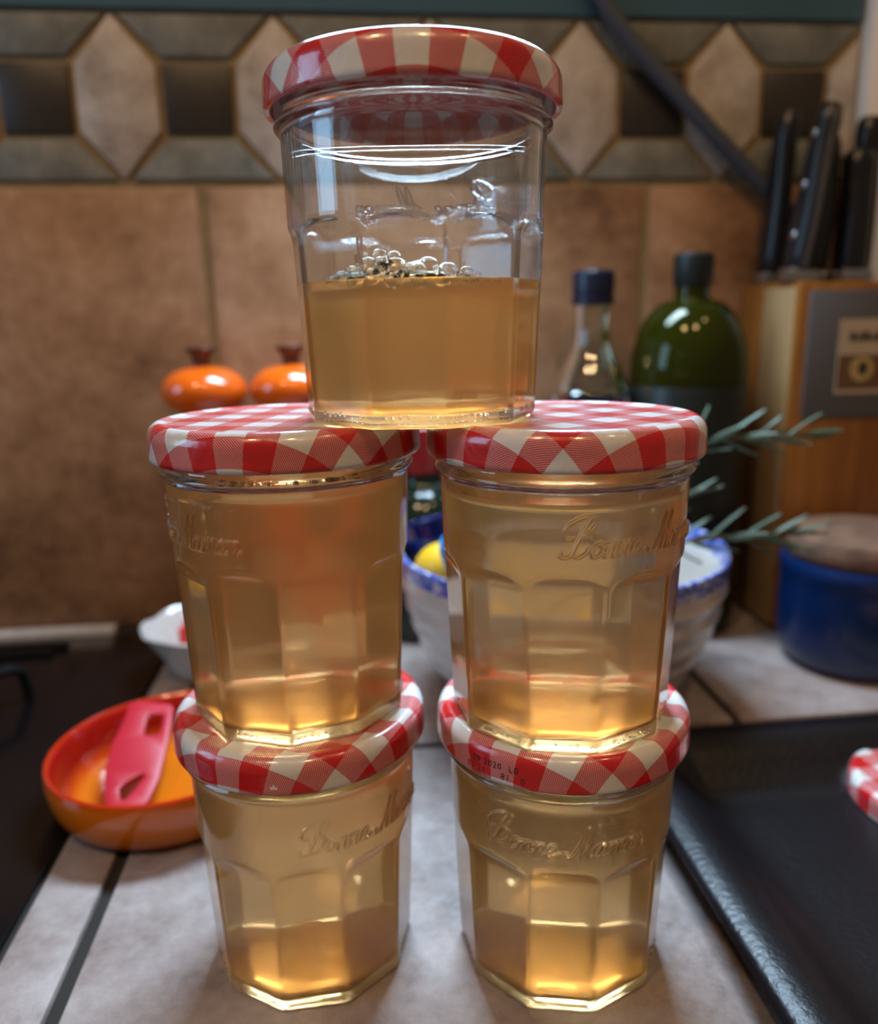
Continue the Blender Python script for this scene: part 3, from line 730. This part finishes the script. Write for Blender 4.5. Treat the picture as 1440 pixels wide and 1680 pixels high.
e = empty('oil_bottle', (0.2330, 0.5470, 0)); tag(e, 'green olive oil bottle with black cap and dark label', 'bottle')
dome = [(0.0, 0.0), (0.034, 0.0), (0.039, 0.003), (0.0402, 0.010), (0.0402, 0.185)]
for k in range(1, 13):
    a = math.pi / 2 * k / 12
    dome.append((0.0125 + 0.0277 * math.cos(a), 0.185 + 0.051 * math.sin(a) ** 1.0))
dome += [(0.0118, 0.2375), (0.0116, 0.2460)]
t = NT('green oil in green plastic')
gz = t.n('ShaderNodeBsdfGlass', {'Color': (0.30, 0.34, 0.02), 'Roughness': 0.08, 'IOR': 1.42})
tz = t.n('ShaderNodeBsdfTranslucent', {'Color': (0.10, 0.12, 0.004)})
dz_ = t.n('ShaderNodeBsdfPrincipled', {'Base Color': (0.035, 0.042, 0.002, 1), 'Roughness': 0.08, 'Coat Weight': 0.6})
M['oil_plastic'] = t.done(t.n('ShaderNodeMixShader', {0: 0.55, 1: gz, 2: t.n('ShaderNodeMixShader', {0: 0.6, 1: tz, 2: dz_})}))
lathe('bottle_body', dome + [(0.0, 0.2460)], M['oil_plastic'], e, 56)
lathe('cap', [(0.0, 0.2665), (0.0118, 0.2665), (0.0134, 0.2650), (0.0136, 0.2630), (0.0136, 0.2470), (0.0128, 0.2450), (0.0, 0.2450)], M['cap_dark'], e, 48)
lathe('label', [(0.0405, 0.040), (0.0408, 0.041), (0.0408, 0.1775), (0.0405, 0.1785)], M['label_dark'], e, 56)

e = empty('dark_bottle', (0.045, 0.562, 0)); tag(e, 'dark green glass bottle with red foil, behind the fruit bowl', 'bottle')
lathe('bottle_body', smooth_prof([(0.0, 0.0), (0.030, 0.0), (0.0335, 0.004), (0.034, 0.020), (0.034, 0.075), (0.0335, 0.085), (0.026, 0.101), (0.0155, 0.112), (0.0135, 0.122), (0.0130, 0.150)], 4), M['dark_green'], e, 48)
lathe('foil', [(0.0, 0.1535), (0.0125, 0.1535), (0.0142, 0.152), (0.0143, 0.121), (0.0138, 0.120)], M['foil_red'], e, 40)

# ------------------------------------------------------------------ knife block, plate, knives
kb = empty('knife_block', (0.34, 0.556, 0)); tag(kb, 'orange brown wooden knife block with pale wood edge by the wall', 'knife block')
kp = under(kb)
BX0, BX1, BY0, BY1, BZ = 0.2935, 0.3720, 0.5160, 0.5970, 0.2455
kp(box('body', BX0, BX1, BY0, BY1, 0.004, BZ, M['wood'], None, 0.002))
kp(box('pale_strip', BX0 - 0.0008, BX0 + 0.003, BY0 + 0.004, BY0 + 0.046, 0.004, BZ - 0.003, M['wood_pale'], None, 0.0005))
kp(box('foot', BX0 + 0.003, BX1 - 0.003, BY0 + 0.003, BY1 - 0.002, 0.0, 0.0045, M['wood_dark']))
sl = kp(box('name_plate', 0.3010, 0.3700, BY0 - 0.0022, BY0 + 0.001, 0.1555, 0.2400, M['slate'], None, 0.0006))
stk = kp(box('sticker', 0.3225, 0.3640, BY0 - 0.0027, BY0 - 0.0020, 0.1715, 0.2210, M['sticker']))
def sub(o, p): o.parent = p; return o
sub(box('picture', 0.3235, 0.3630, BY0 - 0.0030, BY0 - 0.0026, 0.1745, 0.1975, M['sticker_brown']), stk)
bm = bmesh.new(); 
sub(prism('badge', [(0.3405 + 0.0085 * math.cos(a), 0.1880 + 0.0085 * math.sin(a)) for a in [2 * math.pi * k / 20 for k in range(20)]], BY0 - 0.0033, BY0 - 0.0029, M['sticker_yellow']), stk)
sub(prism('badge_mark', [(0.3410 + 0.0036 * math.cos(a), 0.1885 + 0.0045 * math.sin(a)) for a in [2 * math.pi * k / 12 for k in range(12)]], BY0 - 0.0036, BY0 - 0.0032, M['ink']), stk)
xx = 0.3300
for wq, hq in ((0.0035, 0.006), (0.0030, 0.005), (0.0045, 0.0065), (0.0030, 0.0045), (0.004, 0.006), (0.0035, 0.005)):
    sub(box('print_block', xx, xx + wq, BY0 - 0.0030, BY0 - 0.0026, 0.2065, 0.2065 + hq, M['ink']), stk); xx += wq + 0.0012

def knife(name_label, x, y, h, wdt, thk, lean, rz, rivets=False, tang=False, curve=0.0):
    """handle rising out of the block top; local x = handle width, y = thickness"""
    e = empty('kitchen_knife', (x, y, BZ)); tag(e, name_label, 'knife', 'knives in the wooden block')
    e.rotation_euler = (-lean, 0, rz)
    prof = []
    for k in range(13):
        t_ = k / 12
        wv = wdt * (0.80 + 0.20 * math.sin(math.pi * (t_ * 1.15 + 0.15)) + (0.18 if t_ > 0.85 else 0) * math.sin(math.pi * (t_ - 0.85) / 0.15))
        prof.append((t_ * h + 0.010, wv, curve * math.sin(math.pi * t_)))
    loops = []
    def lp(z, wv, tv, ox): 
        out = []
        for k in range(20):
            a = 2 * math.pi * k / 20
            c, s = math.cos(a), math.sin(a); ex = (abs(c) ** 3 + abs(s) ** 3) ** (-1 / 3)
            out.append((ox + wv / 2 * c * ex, tv / 2 * s * ex, z))
        return out
    for z, wv, ox in prof: loops.append(lp(z, wv, thk, ox))
    loops.append(lp(prof[-1][0] + 0.003, prof[-1][1] * 0.8, thk * 0.7, prof[-1][2])); loops.insert(0, lp(0.008, wdt * 0.6, thk * 0.7, 0))
    link('handle', bm_mesh('handle', loops_mesh('h', loops, True, True), True, 50), M['knife_black'], e)
    bm = bmesh.new(); box_bm(bm, -wdt * 0.42, wdt * 0.42, -thk * 0.55, thk * 0.55, 0.0, 0.009, 0.0015)
    link('bolster', bm_mesh('bolster', bm, True, 40), M['steel'], e)
    if tang:
        bm = bmesh.new()
        pts = [(ox + wv / 2 + 0.0002, 0, z) for z, wv, ox in prof]
        vs = [[bm.verts.new((p[0] - dx, dy, p[2])) for dx, dy in ((0.002, -0.0016), (-0.0006, -0.0016), (-0.0006, 0.0016), (0.002, 0.0016))] for p in pts]
        for a, b in zip(vs[:-1], vs[1:]):
            for k in range(4): bm.faces.new((a[k], a[(k + 1) % 4], b[(k + 1) % 4], b[k]))
        bm.faces.new(vs[0][::-1]); bm.faces.new(vs[-1])
        link('tang', bm_mesh('tang', bm), M['tang'], e)
    if rivets:
        for t_ in (0.2, 0.52, 0.84):
            bm = bmesh.new(); sphere_bm(bm, (curve * math.sin(math.pi * t_), -thk / 2, 0.010 + t_ * h), 0.0034, 12, 8, (1, 0.35, 1))
            link('rivet', bm_mesh('rivet', bm, True), M['steel'], e)
    return e
knife('black handled knife in the block, flat plain side, next to the cable', 0.3035, 0.5780, 0.105, 0.022, 0.015, R(3), R(-90))
knife('black riveted knife with steel tang and bolster at block corner', 0.2985, 0.5340, 0.100, 0.022, 0.0145, R(8), R(-90), True, True)
knife('black knife with curved handle behind the riveted knife', 0.3190, 0.5500, 0.084, 0.020, 0.016, R(3), R(-84), curve=0.003)
knife('short black square-ended knife handle at the middle of the block', 0.3410, 0.5400, 0.072, 0.022, 0.019, R(0), R(-88))
knife('tall black knife handle against the white wall trim', 0.3620, 0.5640, 0.098, 0.020, 0.016, R(0), R(-90))

# ------------------------------------------------------------------ cable
ctrl = [(0.120, 0.588, 1.20), (0.124, 0.587, 0.90), (0.132, 0.586, 0.65), (0.148, 0.586, 0.50), (0.163, 0.588, 0.462), (0.180, 0.5895, 0.430), (0.207, 0.5895, 0.401), (0.240, 0.5895, 0.370), (0.275, 0.5895, 0.338), (0.310, 0.5895, 0.308), (0.335, 0.590, 0.285), (0.345, 0.591, 0.255)]
ca = tube('power_cable', smooth_prof(ctrl, 6), 0.0060, M['cable'], None, 12)
tag(ca, 'thick slate grey cable running down the tiled wall', 'cable')

# ------------------------------------------------------------------ blue stoneware pot with cork lid
PX, PY = 0.3225, 0.4640
pot = empty('storage_pot', (PX, PY, 0)); tag(pot, 'cobalt blue stoneware pot with cork lid beside the knife block', 'pot')
PR = [(0.0, 0.0015), (0.036, 0.0), (0.042, 0.002), (0.0465, 0.008), (0.0485, 0.018), (0.0490, 0.052), (0.0490, 0.060), (0.0500, 0.0640), (0.0502, 0.0680), (0.0490, 0.0715), (0.0460, 0.0720), (0.0445, 0.0700), (0.0445, 0.012), (0.0, 0.010)]
lathe('pot_body', PR, M['blue_pot'], pot, 72)
bm = bmesh.new(); bmo = [(0.0, 0.089), (0.040, 0.0893), (0.0455, 0.0875), (0.0470, 0.083), (0.0465, 0.0755), (0.0450, 0.0730), (0.0435, 0.0715), (0.0435, 0.060), (0.0, 0.060)]
lathe('cork_lid', bmo, M['cork'], pot, 56)
vs, fs = [], []
fa = math.atan2(-PY, -PX)
cu = bpy.data.curves.new('t', 'FONT'); cu.body = 'LE  CREUSET'; cu.size = 11; cu.space_character = 1.5
o = bpy.data.objects.new('t', cu); COL.objects.link(o)
me = bpy.data.meshes.new_from_object(o.evaluated_get(bpy.context.evaluated_depsgraph_get()))
b2 = bmesh.new(); b2.from_mesh(me); bmesh.ops.triangulate(b2, faces=b2.faces[:])
bmesh.ops.subdivide_edges(b2, edges=[e_ for e_ in b2.edges if e_.calc_length() > 3], cuts=2); bmesh.ops.triangulate(b2, faces=b2.faces[:])
b2.verts.ensure_lookup_table()
for v_ in b2.verts:
    a = fa - R(17) + v_.co.x / 49.0
    vs.append((0.04925 * math.cos(a), 0.04925 * math.sin(a), 0.028 + v_.co.y * 0.001))
fs = [tuple(x.index for x in f_.verts) for f_ in b2.faces]
b2.free(); bpy.data.objects.remove(o)
link('lettering', mesh('lettering', vs, fs, False), M['pot_letter'], pot)

# ------------------------------------------------------------------ bowl, its contents, rosemary
BXc, BYc = 0.1150, 0.4410
bowl = empty('fruit_bowl', (BXc, BYc, 0.0005)); tag(bowl, 'white ridged ceramic bowl with blue sponged rim on the worktop', 'bowl')
outer = smooth_prof([(0.0, 0.003), (0.041, 0.003), (0.0425, 0.0), (0.046, 0.0), (0.048, 0.004), (0.064, 0.014), (0.0790, 0.032), (0.0885, 0.055), (0.0935, 0.076), (0.0942, 0.087)], 7)
op = []
for r_, z in outer:
    rid = 0.0008 * math.sin(z * 2 * math.pi / 0.0125) if 0.012 < z < 0.080 else 0.0
    op.append((r_ + rid, z))
lathe('body', op + smooth_prof([(0.0942, 0.087), (0.0900, 0.087), (0.0845, 0.056), (0.0750, 0.035), (0.060, 0.018), (0.045, 0.010), (0.0, 0.008)], 5), M['white_ceramic'], bowl, 90, sharp=30)
t = NT('blue sponged glaze'); o_ = t.obj(); nz = t.noise(o_, 210, 3, 0.6)
cc = t.ramp(nz, [(0.40, (0.03, 0.07, 0.45)), (0.52, (0.10, 0.17, 0.58)), (0.62, (0.55, 0.57, 0.66))])
M['sponge'] = t.done(t.n('ShaderNodeBsdfPrincipled', {'Base Color': cc, 'Roughness': 0.2, 'Coat Weight': 0.4}))
lathe('rim', [(0.0943, 0.0865), (0.0949, 0.0905), (0.0955, 0.0945), (0.0948, 0.0962), (0.0932, 0.0965), (0.0920, 0.0950), (0.0910, 0.0900), (0.0899, 0.0860)], M['sponge'], bowl, 90, True)

cp = lathe('blue_cup', smooth_prof([(0.0, 0.0), (0.020, 0.0), (0.024, 0.003), (0.030, 0.020), (0.034, 0.045), (0.035, 0.052), (0.0340, 0.0535), (0.0330, 0.052), (0.0310, 0.042), (0.026, 0.018), (0.018, 0.006), (0.0, 0.005)], 4), M['cobalt'], None, 56)
cp.location = (0.066, 0.452, 0.062); cp.rotation_euler = (R(-14), R(-12), 0)
tag(cp, 'glossy cobalt blue cup standing in the white bowl', 'cup')
def fruit(name, c, r, sc, rot, mat, label, cat_, nip=0.0):
    bm = bmesh.new()
    g = bmesh.ops.create_uvsphere(bm, u_segments=32, v_segments=20, radius=1)
    for v_ in g['verts']:
        z = v_.co.z; k = 1 - nip * max(0, abs(z) - 0.8) * 1.6
        v_.co = Vector((v_.co.x * sc[0] * k, v_.co.y * sc[1] * k, z * sc[2] + math.copysign(nip * max(0, abs(z) - 0.86), z))) * r
    o = link(name, bm_mesh(name, bm, True), mat, None, c, rot); tag(o, label, cat_); return o
fruit('lemon', (0.0455, 0.4262, 0.0880), 0.0165, (1, 1, 1.15), (R(80), 0, R(40)), M['lemon'], 'yellow lemon at the rim of the white bowl', 'lemon', 0.9)
fruit('garlic_bulb', (0.118, 0.400, 0.036), 0.021, (1.1, 1.1, 0.9), (0, 0, 0), M['garlic'], 'whitish garlic bulb lying in the white bowl', 'garlic', 0.6)
fruit('lemon', (0.146, 0.453, 0.040), 0.025, (1, 1, 1.15), (R(75), 0, R(-30)), M['lemon'], 'yellow lemon at the bottom of the white bowl', 'lemon', 0.9)
sc_ = lathe('egg_cup', smooth_prof([(0.0, 0.0), (0.014, 0.0), (0.0145, 0.002), (0.0085, 0.010), (0.008, 0.016), (0.0150, 0.024), (0.0180, 0.038), (0.0175, 0.044), (0.0165, 0.0435), (0.014, 0.028), (0.0, 0.020)], 4), M['sky_plastic'], None, 48)
sc_.location = (0.0640, 0.3990, 0.0720); sc_.rotation_euler = (R(8), R(-10), 0)
tag(sc_, 'sky blue plastic egg cup in the white bowl beside the lemon', 'egg cup')

# rosemary: every leaf a piece of its own
def leaf_mesh():
    bm = bmesh.new(); n = 6; rows = []
    for i in range(n + 1):
        t_ = i / n; wv = 0.085 * math.sin(math.pi * min(1, t_ * 0.9 + 0.1)) ** 0.6; bz = 0.10 * t_ * t_
        rows.append([bm.verts.new((-wv, t_, bz + 0.02)), bm.verts.new((0, t_, bz - 0.02)), bm.verts.new((wv, t_, bz + 0.02)), bm.verts.new((0, t_, bz + 0.045))])
    for a, b in zip(rows[:-1], rows[1:]):
        for k in range(4): bm.faces.new((a[k], a[(k + 1) % 4], b[(k + 1) % 4], b[k]))
    bm.faces.new(rows[0][::-1]); bm.faces.new(rows[-1])
    me = bm_mesh('leaf', bm, True, 70); me.materials.append(M['rosemary']); return me
leaf_me = leaf_mesh()
def sprig(pts, label, seed, n, length):
    rs = random.Random(seed)
    P = [Vector(p) for p in smooth_prof(pts, 6)]
    e = empty('rosemary_sprig', P[0]); tag(e, label, 'rosemary', 'rosemary in the bowl')
    bm = bmesh.new(); tube_bm(bm, [p - P[0] for p in P], [0.0013 - 0.0008 * i / len(P) for i in range(len(P))], 6)
    link('stem', bm_mesh('stem', bm, True), M['rosemary_stem'], e)
    for i in range(n):
        t_ = 0.12 + 0.88 * (i // 2 + 0.5) / (n / 2); t_ = min(t_, 0.995)
        q = t_ * (len(P) - 1); k = min(int(q), len(P) - 2); p = P[k].lerp(P[k + 1], q - k); d = (P[k + 1] - P[k]).normalized()
        side = d.cross(Vector((0, 0, 1))).normalized(); up_ = side.cross(d)
        ang = R(90) * (i // 2) + math.pi * (i % 2) + rs.uniform(-0.4, 0.4)
        out = side * math.cos(ang) + up_ * math.sin(ang)
        spread = rs.uniform(0.55, 0.85) if i < n - 3 else 0.25
        y_ = (d * math.cos(spread) + out * math.sin(spread)).normalized(); z_ = (d - y_ * d.dot(y_)).normalized(); x_ = y_.cross(z_)
        L = length * rs.uniform(0.75, 1.15)
        mt = Matrix((x_ * L, y_ * L, z_ * L)).transposed().to_4x4(); mt.translation = p - P[0]
        o = link('leaf', leaf_me, None, e); o.matrix_local = mt
sprig([(0.150, 0.430, 0.100), (0.168, 0.420, 0.140), (0.190, 0.412, 0.158), (0.215, 0.405, 0.161), (0.240, 0.402, 0.1625)], 'rosemary sprig rising over the bowl towards the knife block', 4, 22, 0.024)
sprig([(0.110, 0.430, 0.085), (0.150, 0.415, 0.098), (0.185, 0.405, 0.105), (0.215, 0.400, 0.107), (0.236, 0.398, 0.109)], 'rosemary sprig resting on the bowl rim, its tip at the blue pot', 8, 24, 0.024)
sprig([(0.110, 0.440, 0.070), (0.140, 0.432, 0.098), (0.165, 0.425, 0.118), (0.185, 0.420, 0.128)], 'short rosemary sprig leaning between the other two in the bowl', 12, 16, 0.020)
